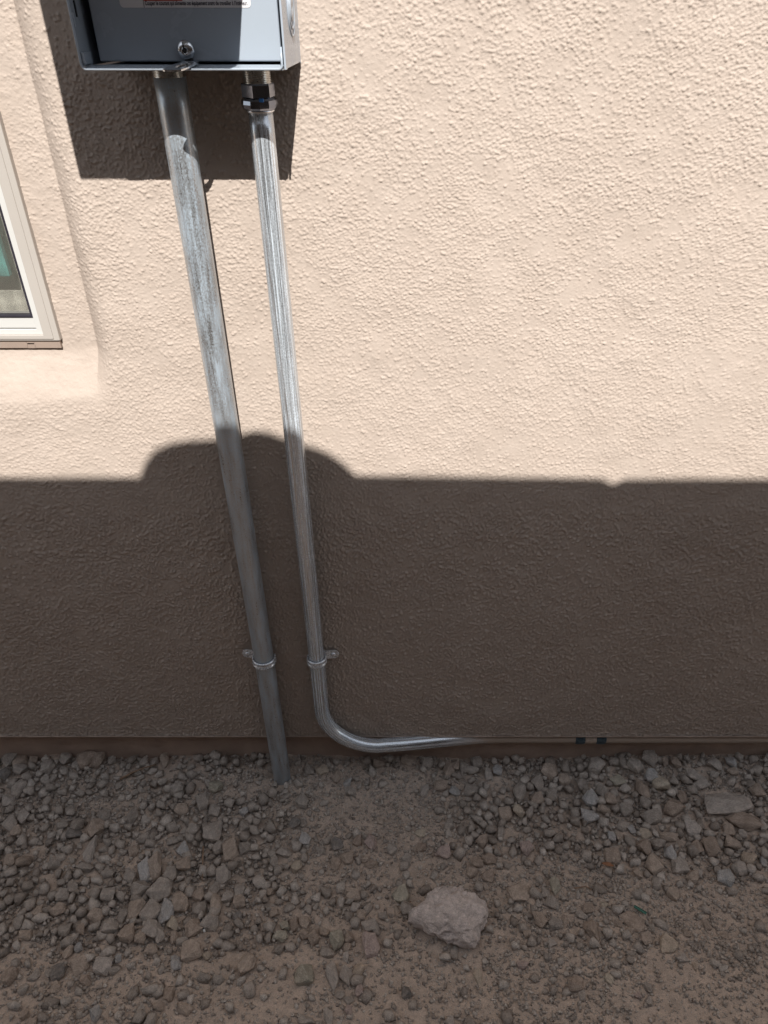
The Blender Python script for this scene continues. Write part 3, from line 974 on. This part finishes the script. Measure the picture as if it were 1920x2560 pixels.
STONES = "-1122,-46,17.5,20.3,g;-1088,-38,19.6,20.2,b;-1116,6,12.8,17.2,d;-1081,-2,20.4,14.8,g;-998,-5,17.2,19.7,g;-960,-28,16.2,17.5,g;-901,-46,25.1,27.9,b;-873,-64,17.6,21.8,b;-681,-54,13.1,24.2,b;-712,-54,10.9,14,g;-741,-56,13.1,15.3,g;-1054,60,19.9,26,g;-992,33,12.7,12,p;-1065,95,16.5,16.1,g;-1032,161,22,24.2,g;-1006,148,17.1,17.8,p;-626,57,16.7,16.6,g;-522,57,20.9,16.6,o;-596,121,16.3,18.1,b;-544,105,16.4,22.9,g;-507,132,14.2,18,g;-857,168,16,17.5,g;-851,195,21.7,12.9,d;-805,181,19.9,23.9,b;-797,236,15.5,35.5,p;-501,190,23.7,30.2,g;-565,236,18.4,20.9,u;-445,240,21.3,29.2,b;-409,236,15.5,14.6,g;-476,234,13.6,16.7,g;-645,293,15.1,30.1,u;-621,285,15.2,32.3,b;-578,300,13.2,22,g;-554,277,18.1,16.2,b;-686,244,13.5,12.5,b;-796,141,16.2,17.9,g;-720,139,13.1,22.4,g;-551,181,14.9,16.3,g;-792,283,20.9,12.1,g;-450,300,16.9,22,g;-922,-20,13,18.7,g;-1056,-46,13.1,15.2,b;-830,-33,10.9,12.6,g;-893,168,15,12.1,g;-1009,185,15.9,13,b;-953,265,18.2,14.3,b;-872,277,15.2,14.2,g;-728,304,15,12,g;-674,308,16.9,13.9,g;-421,172,14.9,15.3,g;-430,132,12.2,12.4,u;-988,265,15.3,14.3,b;-268,6,15,14.7,g;-234,6,17.1,14.7,t;-194,21,10.6,18.2,b;94,43,17.9,15.5,b;131,60,14.6,14.2,u;177,57,18.8,16.6,g;47,60,10.5,18.9,g;259,132,18.3,18,b;-282,102,15.4,21.8,g;-293,166,15,16.5,d;-260,205,13.8,19.2,u;-176,226,14.6,16.8,d;-127,207,12.8,14.9,b;-91,213,15.7,18.1,k;-38,234,13.6,14.7,g;-149,259,17.3,14.4,b;90,246,19.3,16.6,k;193,209,15.7,14.9,b;204,261,18.2,14.4,b;-308,242,18.4,13.5,g;-178,273,13.3,16.3,b;-274,283,14.2,15.2,t;-1,261,12.5,14.4,g;196,306,16.9,14.9,b;160,295,14.2,14,b;57,-25,16.2,17.5,g;1,-35,16.3,15.1,b;-77,-25,17.3,12.5,b;163,-15,12.9,16.1,g;228,6,10.7,18.4,g;117,-2,15,18.5,b;135,-20,13,17.5,b;197,-33,15.2,16.3,g;254,-2,12.9,14.8,u;-163,38,12.7,12,u;-153,67,13.5,11.8,g;-271,163,10,13.2,g;-330,265,11.5,13.3,g;-216,236,12.6,12.5,g;-104,261,10.5,9.2,b;-90,277,14.3,9.1,b;33,190,16.8,13,t;109,170,12,13.1,g;173,273,15.3,11.2,b;245,181,8.9,20.6,g;-71,150,11.1,11.1,b;36,230,11.7,12.6,b;397,-2,24.7,24.6,b;358,31,21.2,24.1,g;526,-5,24.7,21,g;307,65,16.7,30.6,g;480,45,16.8,17.9,g;576,40,21.1,19.1,o;635,65,16.7,27.1,b;673,26,19.1,19.3,u;693,50,23.1,23.8,t;634,3,21.4,19.6,g;681,-30,21.7,22.6,g;608,-12,12.9,17.4,g;787,26,20.1,14.5,g;800,52,19.9,14.2,p;852,-10,23.7,17.3,g;904,-17,15.1,17.4,u;900,13,13.8,12.2,b;742,81,12.4,19.8,b;635,105,15.4,17.2,g;489,93,18.6,20.8,u;522,123,16.3,13.6,b;296,123,15.3,19.2,t;351,84,18.6,16.3,b;703,123,28.5,20.4,b;737,177,20.9,19.6,p;641,148,27.2,17.8,g;481,146,21.2,18.9,u;581,181,9.9,13,u;614,190,14.8,14,t;670,200,22.6,11.8,b;831,213,19.6,15.9,b;637,219,18.5,13.7,g;597,230,20.4,17.8,b;772,226,17.5,23.2,b;661,246,14.5,18.7,u;511,259,20.1,19.5,b;613,273,21,26.5,b;681,273,21.9,24.4,g;855,257,16.3,18.5,t;823,281,16.1,18.2,p;564,300,11.3,14,b;702,304,16.9,14.9,b;778,306,21.6,19.9,u;301,236,15.5,16.7,k;733,226,14.6,14.7,b;834,177,13.9,17.4,b;945,72,16.6,18.7,b;846,21,12.7,9.7,p;524,202,10.8,12.8,u;580,128,18.3,18,g;544,202,9.8,10.7,b;865,190,10.9,11.9,p;889,265,7.7,14.3,u;391,76,14.5,17.5,g;436,23,14.9,17,b;530,69,18.7,21.1,g;543,100,14.4,13.8,b;751,-15,12.9,17.4,b;722,-20,10.8,12.5,b;-818,357,14.7,15.4,g;-802,338,11.1,14.6,g;-641,338,24.1,17.5,g;-590,342,26.8,29.1,g;-537,366,18.3,21,b;-639,391,17.1,24.3,b;-601,393,20.7,24.3,g;-564,390,16.3,28.1,u;-681,428,19.5,18.2,g;-639,444,20.2,18,b;-585,430,22.1,20.9,g;-546,416,14.3,16.6,t;-493,423,20.4,21,b;-458,413,19.6,20.3,g;-454,364,13.7,21,b;-425,351,16.6,13.5,g;-399,366,15.5,14.3,b;-400,338,14.8,15.6,g;-484,479,22.5,22,b;-575,477,13,12.3,b;-514,500,11.1,17.3,u;-724,510,19.6,19.8,b;-723,404,15.2,16.7,b;-816,391,16.2,15,b;-764,526,13.5,17,d;-869,532,16.8,16.9,b;-815,529,9.3,12.7,p;-870,447,14.9,13.5,b;-513,566,12.4,14.9,b;-528,588,13.1,8.9,b;-471,594,14.7,11.3,b;-564,595,9.8,11.3,p;-656,606,11.3,16.8,u;-804,606,8.1,11.2,b;-783,620,8.8,9.5,b;-710,359,16.5,15.3,g;-502,347,14.7,21.3,b;-398,399,9.9,13,d;-466,332,11.1,14.6,g;-864,393,12.6,13.1,b;-749,432,10.6,10,b;-663,402,9,16.7,g;-607,451,12.3,13.5,b;-565,446,10.5,14.4,g;-533,447,7.9,15.3,b;-761,554,10,11.7,b;-828,557,11.6,13.3,g;-786,526,9.3,10.2,g;-762,481,10.4,17.6,b;-643,497,8.6,9.5,u;-450,487,9.5,8.7,t;-702,538,13.4,10.1,b;-899,416,10.7,16.6,g;-743,471,8.7,10.6,u;-126,353,16.5,13.5,b;3,386,16.3,15,g;-84,427,19.5,16.4,g;-158,459,16.6,20.5,o;-179,481,15.5,15.8,g;-213,451,13.1,13.5,b;-191,437,12.4,9.1,b;-289,444,15.8,11.7,o;-284,420,11.6,11.9,o;-263,418,9.8,15.6,b;-240,413,11.6,13.8,b;-162,534,13.5,28.7,g;-133,535,13.4,18.6,g;-106,521,13.5,16.2,t;-102,563,9.9,11.6,k;157,535,10.9,18.6,t;-165,613,9.7,17.6,g;-210,618,17.7,9.5,g;-1,567,11.6,12.4,d;-123,600,8.1,10.5,k;-236,444,10.6,10.8,b;-144,572,11.5,9,g;-122,581,11.5,8.2,g;89,618,9.7,9.5,p;-330,342,9.2,9.7,b;-312,388,10.8,12.2,b;-332,421,9.8,11,b;-107,397,10.8,12.1,b;-132,451,11.4,11.7,b;-136,495,6.9,11.3,p;-122,379,9.1,11.3,p;-156,368,8.2,14.3,p;-56,402,11.7,11.1,g;-134,471,8.7,8.8,b;-22,391,6.3,15,b;-213,430,10.6,8.2,b;356,338,12,21.4,o;642,347,16.6,15.5,b;310,413,13.4,18.4,b;425,442,17.6,23.5,b;545,454,12.3,13.4,b;613,495,12,9.6,p;438,540,10.9,11.8,t;256,508,12.8,9.5,k;521,557,9.1,10.8,g;375,572,8.2,13.2,g;697,418,8,11.9,b;606,323,11.2,17.7,g;344,423,16,14.6,g;365,413,6.3,14.8,b;406,406,13.4,8.3,p;423,391,13.5,11.2,b;487,423,10.7,9.2,b;637,510,6.8,9.5,t;729,442,10.6,8.1,b;364,550,16.7,15,b;314,495,8.6,8.7,g;407,360,5.5,9.6,p;309,377,7.3,9.5,p;463,329,9.3,8.8,p;327,355,11,10.6,g;340,377,16.3,17,g;642,439,7.9,10.9,b;494,572,8.2,7.4,k;515,582,7.4,8.2,p;275,444,10.6,9,b;328,464,10.4,8.9,p;465,379,8.2,7.6,t;512,437,10.6,9.1,b"
CN = {'g': 'grey', 'b': 'brown', 'p': 'pale', 'k': 'pinkish', 'd': 'dark', 't': 'tan', 'u': 'speckled blue-grey', 'o': 'olive grey'}
variants = []
for s in range(16):
    V, Fc = unit_stone(3, 40 + s, 8 + s % 5, 0.085)
    variants.append((V, Fc))
stone_me = {}
placed = []
def zone(x, p):
    side = 'left of the pipes' if x < -0.40 else ('below the bent pipe' if x < 0.05 else ('right of the bend' if x < 0.45 else 'by the right edge'))
    if p < 0.05: return 'against the footing ' + side
    if p < 0.25: return 'in gravel near wall ' + side
    if p < 0.45: return 'on middle ground ' + side
    return 'on front ground ' + side
def add_stone(i, x, p, sx, sy, code, label=None, var=None, szk=None, rz=None, lift=None, mat=None):
    r = random.Random(1000 + i)
    var = r.randrange(16) if var is None else var
    key = (var, mat or code)
    if key not in stone_me:
        V, Fc = variants[var]
        me = np_mesh('stone', V, None, Fc, smooth=False)
        me.materials.append(M[mat] if mat else M['st_' + code])
        me.polygons.foreach_set('use_smooth', np.array([True] * len(Fc)))
        me.set_sharp_from_angle(angle=R(32))
        stone_me[key] = me
    o = link('stone', stone_me[key])
    szk = r.uniform(0.7, 1.0) if szk is None else szk
    sz = szk * min(sx, sy)
    sx, sy, sz = sx * 1.08, sy * 1.08, sz * 1.1
    o.scale = (sx, sy, sz)
    o.rotation_euler = (r.uniform(-.25, .25), r.uniform(-.25, .25), (r.choice((0, math.pi)) + r.uniform(-.35, .35)) if rz is None else rz)
    gz = float(ground_z(np.array(x), np.array(-p)))
    o.location = (x, -p, gz + sz * ((r.uniform(0.15, 0.6)) if lift is None else lift))
    size = 'large' if max(sx, sy) > 0.022 else ('medium' if max(sx, sy) > 0.0165 else 'small')
    form = 'long' if max(sx, sy) / min(sx, sy) > 1.6 else 'angular'
    tag(o, label or '%s %s %s stone %s' % (size, CN[code], form, zone(x, p)), 'stone', 'loose stones lying in the gravel')
    placed.append((x, p, max(sx, sy)))
    return o
for i, s in enumerate(STONES.split(';')):
    a = s.split(',')
    x, p, sx, sy = float(a[0]) / 1000, float(a[1]) / 1000, float(a[2]) / 1000, float(a[3]) / 1000
    add_stone(i, x, max(p, -0.030), sx, sy, a[4])
# the ones a person would point out
add_stone(501, 0.852, 0.108, 0.064, 0.034, 'g', 'big flat oblong grey-tan stone near the right edge of the yard', var=3, szk=0.55, rz=0.28, lift=0.5)
add_stone(502, 0.884, 0.157, 0.046, 0.021, 'b', 'long brown stone tucked under the big flat oblong stone', var=5, szk=0.7, rz=-0.1)
add_stone(503, -0.015, 0.353, 0.0205, 0.0200, 'o', 'rounded olive brown stone up and left of the big pink rock', var=7, szk=0.6)
add_stone(504, -0.081, 0.470, 0.0190, 0.0270, 'k', 'pink pitted stone left of and below the big pink rock', var=8, szk=0.8)
add_stone(505, -0.673, 0.510, 0.0200, 0.0190, 'p', 'whitish faceted stone alone on the dirt at the lower left', var=9, szk=0.8)
add_stone(506, -0.358, 0.507, 0.0200, 0.0260, 'b', 'solitary brown block of stone on bare dirt at the lower left', var=10, szk=0.9)
add_stone(507, 0.271, 0.347, 0.0240, 0.0330, 'b', 'long pale dusty stone right of and above the big pink rock', var=11, szk=0.4, rz=-0.6, lift=0.0)
add_stone(508, 0.524, 0.413, 0.0290, 0.0220, 'b', 'flat brown slab of stone just below the green plastic strip', var=12, szk=0.4, rz=-0.5)
add_stone(509, 0.597, 0.465, 0.0215, 0.0210, 't', 'round tan stone with a dark rim at the lower right', var=13, szk=0.7)
add_stone(510, -0.2235, 0.531, 0.0225, 0.0220, 'o', 'grey-green rough stone on bare dirt at the lower middle', var=14, szk=0.8)

ORD = ['', 'second', 'third', 'fourth', 'fifth', 'sixth', 'seventh', 'eighth', 'ninth', 'tenth', 'eleventh', 'twelfth', 'thirteenth', 'fourteenth', 'fifteenth', 'sixteenth', 'seventeenth', 'eighteenth', 'nineteenth', 'twentieth']
by = {}
for o in list(COL.objects):
    if o.get('category') == 'stone': by.setdefault(o['label'], []).append(o)
for lb, lst in by.items():
    if len(lst) > 1:
        for k, o in enumerate(sorted(lst, key=lambda q: q.location.x)):
            o['label'] = lb + (', ' + ORD[min(k, 19)] + ' from left' if k else ', leftmost such')

# big pink rock, its own outline
def big_rock():
    out = [(-580, 60), (-550, -40), (-420, -120), (-370, -200), (-210, -280), (-30, -335), (110, -330), (150, -362), (200, -290), (330, -250), (460, -130), (490, -60), (460, 80), (400, 180), (320, 350), (150, 360), (10, 310), (-90, 280), (-210, 240), (-310, 180), (-370, 130), (-470, 110)]
    ang = np.array([math.atan2(-b, a) for a, b in out]); rad = np.array([math.hypot(a, b) for a, b in out])
    o = np.argsort(ang); ang, rad = ang[o], rad[o]
    ang = np.concatenate([ang[-1:] - 2 * math.pi, ang, ang[:1] + 2 * math.pi]); rad = np.concatenate([rad[-1:], rad, rad[:1]])
    k = 0.000168
    bm = bmesh.new()
    bmesh.ops.create_icosphere(bm, subdivisions=6, radius=1.0)
    for v in bm.verts:
        d = v.co.normalized()
        a = math.atan2(d.y, d.x)
        rr = float(np.interp(a, ang, rad)) * k
        h = math.hypot(d.x, d.y)
        flat = h ** 0.75
        x, y = math.cos(a) * rr * flat, math.sin(a) * rr * flat * 0.98
        z = d.z
        z = math.copysign(abs(z) ** 0.8, z) * 0.046
        # top is a ridge falling to the front
        z *= 1.0 - 0.25 * max(0, -y / 0.06) + 0.15 * max(0, y / 0.06)
        z *= 0.55 + 0.45 * min(1, (x + 0.10) / 0.08) if x < -0.02 else 1.0
        p = Vector((x, y, z))
        n1 = mnoise.noise(p * 26) * 0.008 + (0.5 - abs(mnoise.noise(p * 42 + Vector((2, 9, 3))))) * 0.008 + mnoise.noise(p * 80 + Vector((4, 1, 7))) * 0.0045
        pit = -abs(mnoise.noise(p * 170)) * 0.0040 + mnoise.noise(p * 380) * 0.0013
        v.co = p + d * (n1 + pit)
    return bm_mesh('rock', bm, True)
rock = link('rock', big_rock(), M['rock'])
rock.location = (0.100, -0.418, float(ground_z(np.array(0.1), np.array(-0.418))) + 0.027)
tag(rock, 'big pale pinkish pitted rock lying on the bare dirt', 'rock')
for dx, dp in ((0, 0), (-0.05, 0), (0.05, 0), (0.03, 0.03), (0.03, -0.03)):
    placed.append((0.10 + dx, 0.418 + dp, 0.04))

# gravel: countless small stones, each real geometry, joined
PX = np.array([a[0] for a in placed]); PP = np.array([a[1] for a in placed]); PR = np.array([a[2] for a in placed])
def scatter(name, n, rmin, rmax, power, sub, seed, avoid, coarse, embed, label=None):
    r = np.random.default_rng(seed)
    m = int(n * 3.2)
    X = r.uniform(-1.22, 1.10, m); Pp = r.uniform(-0.046, 0.70, m)
    dens = 1 - coarse * bare(X, Pp)
    dens *= np.clip(0.75 + 1.1 * fbm(X, Pp, 7, seed, 3), 0.15, 1)
    if coarse > 0.8:
        dens *= 0.34 + 0.85 * coarse_zone(X, Pp)
    dens += coarse * 0.15 * np.exp(-((Pp + 0.02) / 0.04) ** 2)
    ok = r.random(m) < dens
    X, Pp = X[ok], Pp[ok]
    rad = rmin + (rmax - rmin) * r.random(len(X)) ** power
    if avoid:
        d = np.sqrt((X[:, None] - PX[None]) ** 2 + (Pp[:, None] - PP[None]) ** 2)
        ok = (d > PR[None] * 0.72 + rad[:, None] * 0.5).all(1)
        X, Pp, rad = X[ok], Pp[ok], rad[ok]
    # keep the pipe foot and footing clear
    ok = ~(((X + 0.3435) ** 2 + (Pp - 0.0255) ** 2) < (RL + rad * 0.6) ** 2) & (Pp - rad > -0.056)
    X, Pp, rad = X[ok][:n], Pp[ok][:n], rad[ok][:n]
    if avoid and rmin > 0.004:                       # thin out overlaps among themselves
        order = np.argsort(-rad); keep = []
        cell = {}
        for i in order:
            c = (int(X[i] // 0.021), int(Pp[i] // 0.021))
            good = True
            for a in (-1, 0, 1):
                for b in (-1, 0, 1):
                    for j in cell.get((c[0] + a, c[1] + b), ()):
                        if (X[i] - X[j]) ** 2 + (Pp[i] - Pp[j]) ** 2 < (0.72 * (rad[i] + rad[j])) ** 2:
                            good = False
            if good:
                keep.append(i); cell.setdefault(c, []).append(i)
        X, Pp, rad = X[keep], Pp[keep], rad[keep]
    k = len(X)
    tone = np.clip(r.normal(0.45, 0.30, k), -0.2, 1.1) + (r.random(k) < 0.03) * 0.4
    if rmax < 0.003: tone = np.clip(tone + 0.4, 0, 1.2)
    bases = [unit_stone(sub, seed * 7 + j, 7, 0.10) for j in range(12)]
    which = r.integers(0, 12, k)
    G = ground_z(X, -Pp) - (0.008 * coarse_zone(X, Pp) if rmax < 0.006 else 0.0025 * coarse_zone(X, Pp))
    VV, FF, TT, off = [], [], [], 0
    for j in range(12):
        sel = np.where(which == j)[0]
        if len(sel) == 0: continue
        V, Fc = bases[j]
        s = rad[sel][:, None] * np.stack([r.uniform(0.75, 1.3, len(sel)), r.uniform(0.75, 1.15, len(sel)), r.uniform(0.65, 1.05, len(sel))], -1)
        a = r.uniform(0, 2 * np.pi, len(sel)); ca, sa = np.cos(a)[:, None], np.sin(a)[:, None]
        tx = r.uniform(-.5, .5, len(sel))[:, None]
        P = V[None] * s[:, None, :]
        x0, y0, z0 = P[..., 0], P[..., 1], P[..., 2]
        z1 = z0 * np.cos(tx) + y0 * np.sin(tx); y1 = y0 * np.cos(tx) - z0 * np.sin(tx)
        xr, yr = x0 * ca - y1 * sa, x0 * sa + y1 * ca
        zc = G[sel] + s[:, 2] * r.uniform(embed - 0.3, embed + 0.3, len(sel))
        W = np.stack([xr + X[sel][:, None], yr - Pp[sel][:, None], z1 + zc[:, None]], -1)
        nv = V.shape[0]
        VV.append(W.reshape(-1, 3))
        FF.append((Fc[None] + (off + np.arange(len(sel)) * nv)[:, None, None]).reshape(-1, 3))
        TT.append(np.repeat(tone[sel], nv))
        off += len(sel) * nv
    me = np_mesh(name, np.concatenate(VV), None, np.concatenate(FF), smooth=False)
    at = me.attributes.new('tone', 'FLOAT', 'POINT')
    at.data.foreach_set('value', np.concatenate(TT).astype(np.float32))
    o = link(name, me, M['pebble'])
    tag(o, label, name, None, 'stuff')
    return o
scatter('gravel', 5200, 0.0042, 0.0155, 2.6, 2, 11, True, 0.95, 0.45, 'dusty grey and brown gravel spread over the dirt along the wall')
scatter('fine_gravel', 20000, 0.0020, 0.0052, 1.6, 1, 12, True, 0.40, 0.45, 'fine gravel filling the gaps between the stones')
scatter('grit', 34000, 0.0008, 0.0026, 1.8, 1, 13, False, 0.0, 0.10, 'coarse sandy grit strewn over the bare dirt')

# ------------------------------------------------------------------ litter
def gz(x, p): return float(ground_z(np.array(x), np.array(-p)))
x, p = 0.5464, 0.391
bm = bmesh.new(); box_bm(bm, -0.015, 0.015, -0.0032, 0.0032, 0, 0.0016, 0.0006); box_bm(bm, -0.0148, 0.0148, -0.0030, -0.0018, 0.0012, 0.0036, 0.0005); box_bm(bm, -0.0148, 0.0148, 0.0018, 0.0030, 0.0012, 0.0036, 0.0005)
o = link('plastic_strip', bm_mesh('plastic_strip', bm), M['green']); o.location = (x, -p, gz(x, p) + 0.008); o.rotation_euler = (0.15, 0.1, R(-32))
tag(o, 'small green plastic channel strip lying on the dirt', 'plastic strip')
def twig(pts, r, label, mat='twig'):
    P = [(a, -b, gz(a, b) + c) for a, b, c in pts]
    o = tube('twig', P, r, M[mat], None, 8, rads=[r * (1 - 0.5 * i / (len(P) - 1)) for i in range(len(P))])
    tag(o, label, 'twig'); return o
twig([(-0.513, 0.232, 0.014), (-0.508, 0.26, 0.016), (-0.502, 0.29, 0.013), (-0.497, 0.318, 0.008)], 0.0022, 'pale dry stem lying upright in the picture among the stones at the left')
twig([(0.400, 0.345, 0.008), (0.415, 0.341, 0.010), (0.428, 0.339, 0.010), (0.445, 0.344, 0.006)], 0.0017, 'thin curved dry twig on the dirt right of the big pink rock')
twig([(-0.79, 0.03, 0.012), (-0.76, 0.012, 0.018), (-0.73, 0.0, 0.018), (-0.70, -0.012, 0.016)], 0.0032, 'dark slanting stick near the footing left of the pipes')
twig([(0.01, 0.37, 0.008), (0.0, 0.385, 0.010), (-0.02, 0.40, 0.007)], 0.0013, 'thin twig touching the left end of the big pink rock')
V, F = [], []
for i in range(9):
    t = i / 8
    w = 0.005 * math.sin(math.pi * (0.08 + 0.9 * t))
    for s in (-1, 0, 1):
        V.append(((t - .5) * 0.030, s * w, 0.004 * math.sin(t * 3) + 0.0025 * abs(s)))
for i in range(8):
    for s in range(2):
        F.append((i * 3 + s, i * 3 + s + 1, i * 3 + s + 4, i * 3 + s + 3))
o = link('dry_leaf', np_mesh('dry_leaf', V, F), M['leaf']); md = o.modifiers.new('thickness', 'SOLIDIFY'); md.thickness = 0.0006
o.location = (0.495, -0.282, gz(0.495, 0.282) + 0.010); o.rotation_euler = (0.2, 0.1, R(-12))
tag(o, 'curled rusty brown dry leaf among the stones at the right', 'leaf')
cap = lathe('pen_cap', (0, 0, 0), (1, 0, 0), [(0.0030, 0), (0.0036, 0.002), (0.0036, 0.020), (0.0030, 0.024)], M['black'], None, seg=14)
lathe('tip', (0, 0, 0), (1, 0, 0), [(0.0026, 0.0238), (0.0026, 0.029), (0.0018, 0.031)], M['white'], cap, seg=12)
cap.location = (-0.480, -0.408, gz(-0.47, 0.42) + 0.010); cap.rotation_euler = (0, 0.2, R(-62))
tag(cap, 'small black plastic stub with a white tip among the larger stones', 'plastic stub')

# ------------------------------------------------------------------ unseen wall added behind the viewer, crest shaped to throw the shadow
NY, NT = -2.30, 0.22
dz = 0.95 * 2.30; dx = 0.18 * 2.30
def crest(xw, zw): return (xw + dx, zw + dz + 0.0115)
top = [(-7, 0.893), (-0.5535, 0.9015)]
for a, b in ((-268, 2), (-246, 38), (-217, 66), (-174, 82), (-120, 90), (-82, 91), (-14, 97), (3, 105), (20, 109), (37, 111), (54, 109), (70, 106), (83, 99), (100, 94), (138, 80), (167, 73), (205, 57), (239, 33), (268, 4)):
    top.append((-0.327 + a / 1208.0, 0.902 + b / 1030.0))
top += [(0.400, 0.8995), (0.424, 0.887), (0.430, 0.886), (0.450, 0.8975), (0.60, 0.8985), (7, 0.880)]
outl = [crest(*t) for t in top]
bm = bmesh.new()
f = [bm.verts.new((x, NY, z)) for x, z in outl]; b = [bm.verts.new((x, NY - NT, z)) for x, z in outl]
f0 = [bm.verts.new((x, NY, -0.2)) for x, z in outl]; b0 = [bm.verts.new((x, NY - NT, -0.2)) for x, z in outl]
for k in range(len(outl) - 1):
    bm.faces.new((f[k], f[k + 1], b[k + 1], b[k])); bm.faces.new((f0[k], f0[k + 1], f[k + 1], f[k])); bm.faces.new((b0[k + 1], b0[k], b[k], b[k + 1]))
bm.faces.new((f[0], b[0], b0[0], f0[0])); bm.faces.new((f[-1], f0[-1], b0[-1], b[-1]))
nw = link('shadow_wall', bm_mesh('shadow_wall', bm), M['caster'])
tag(nw, 'unseen dark wall added behind the viewer, its crest shaped to shade the house wall', 'wall')
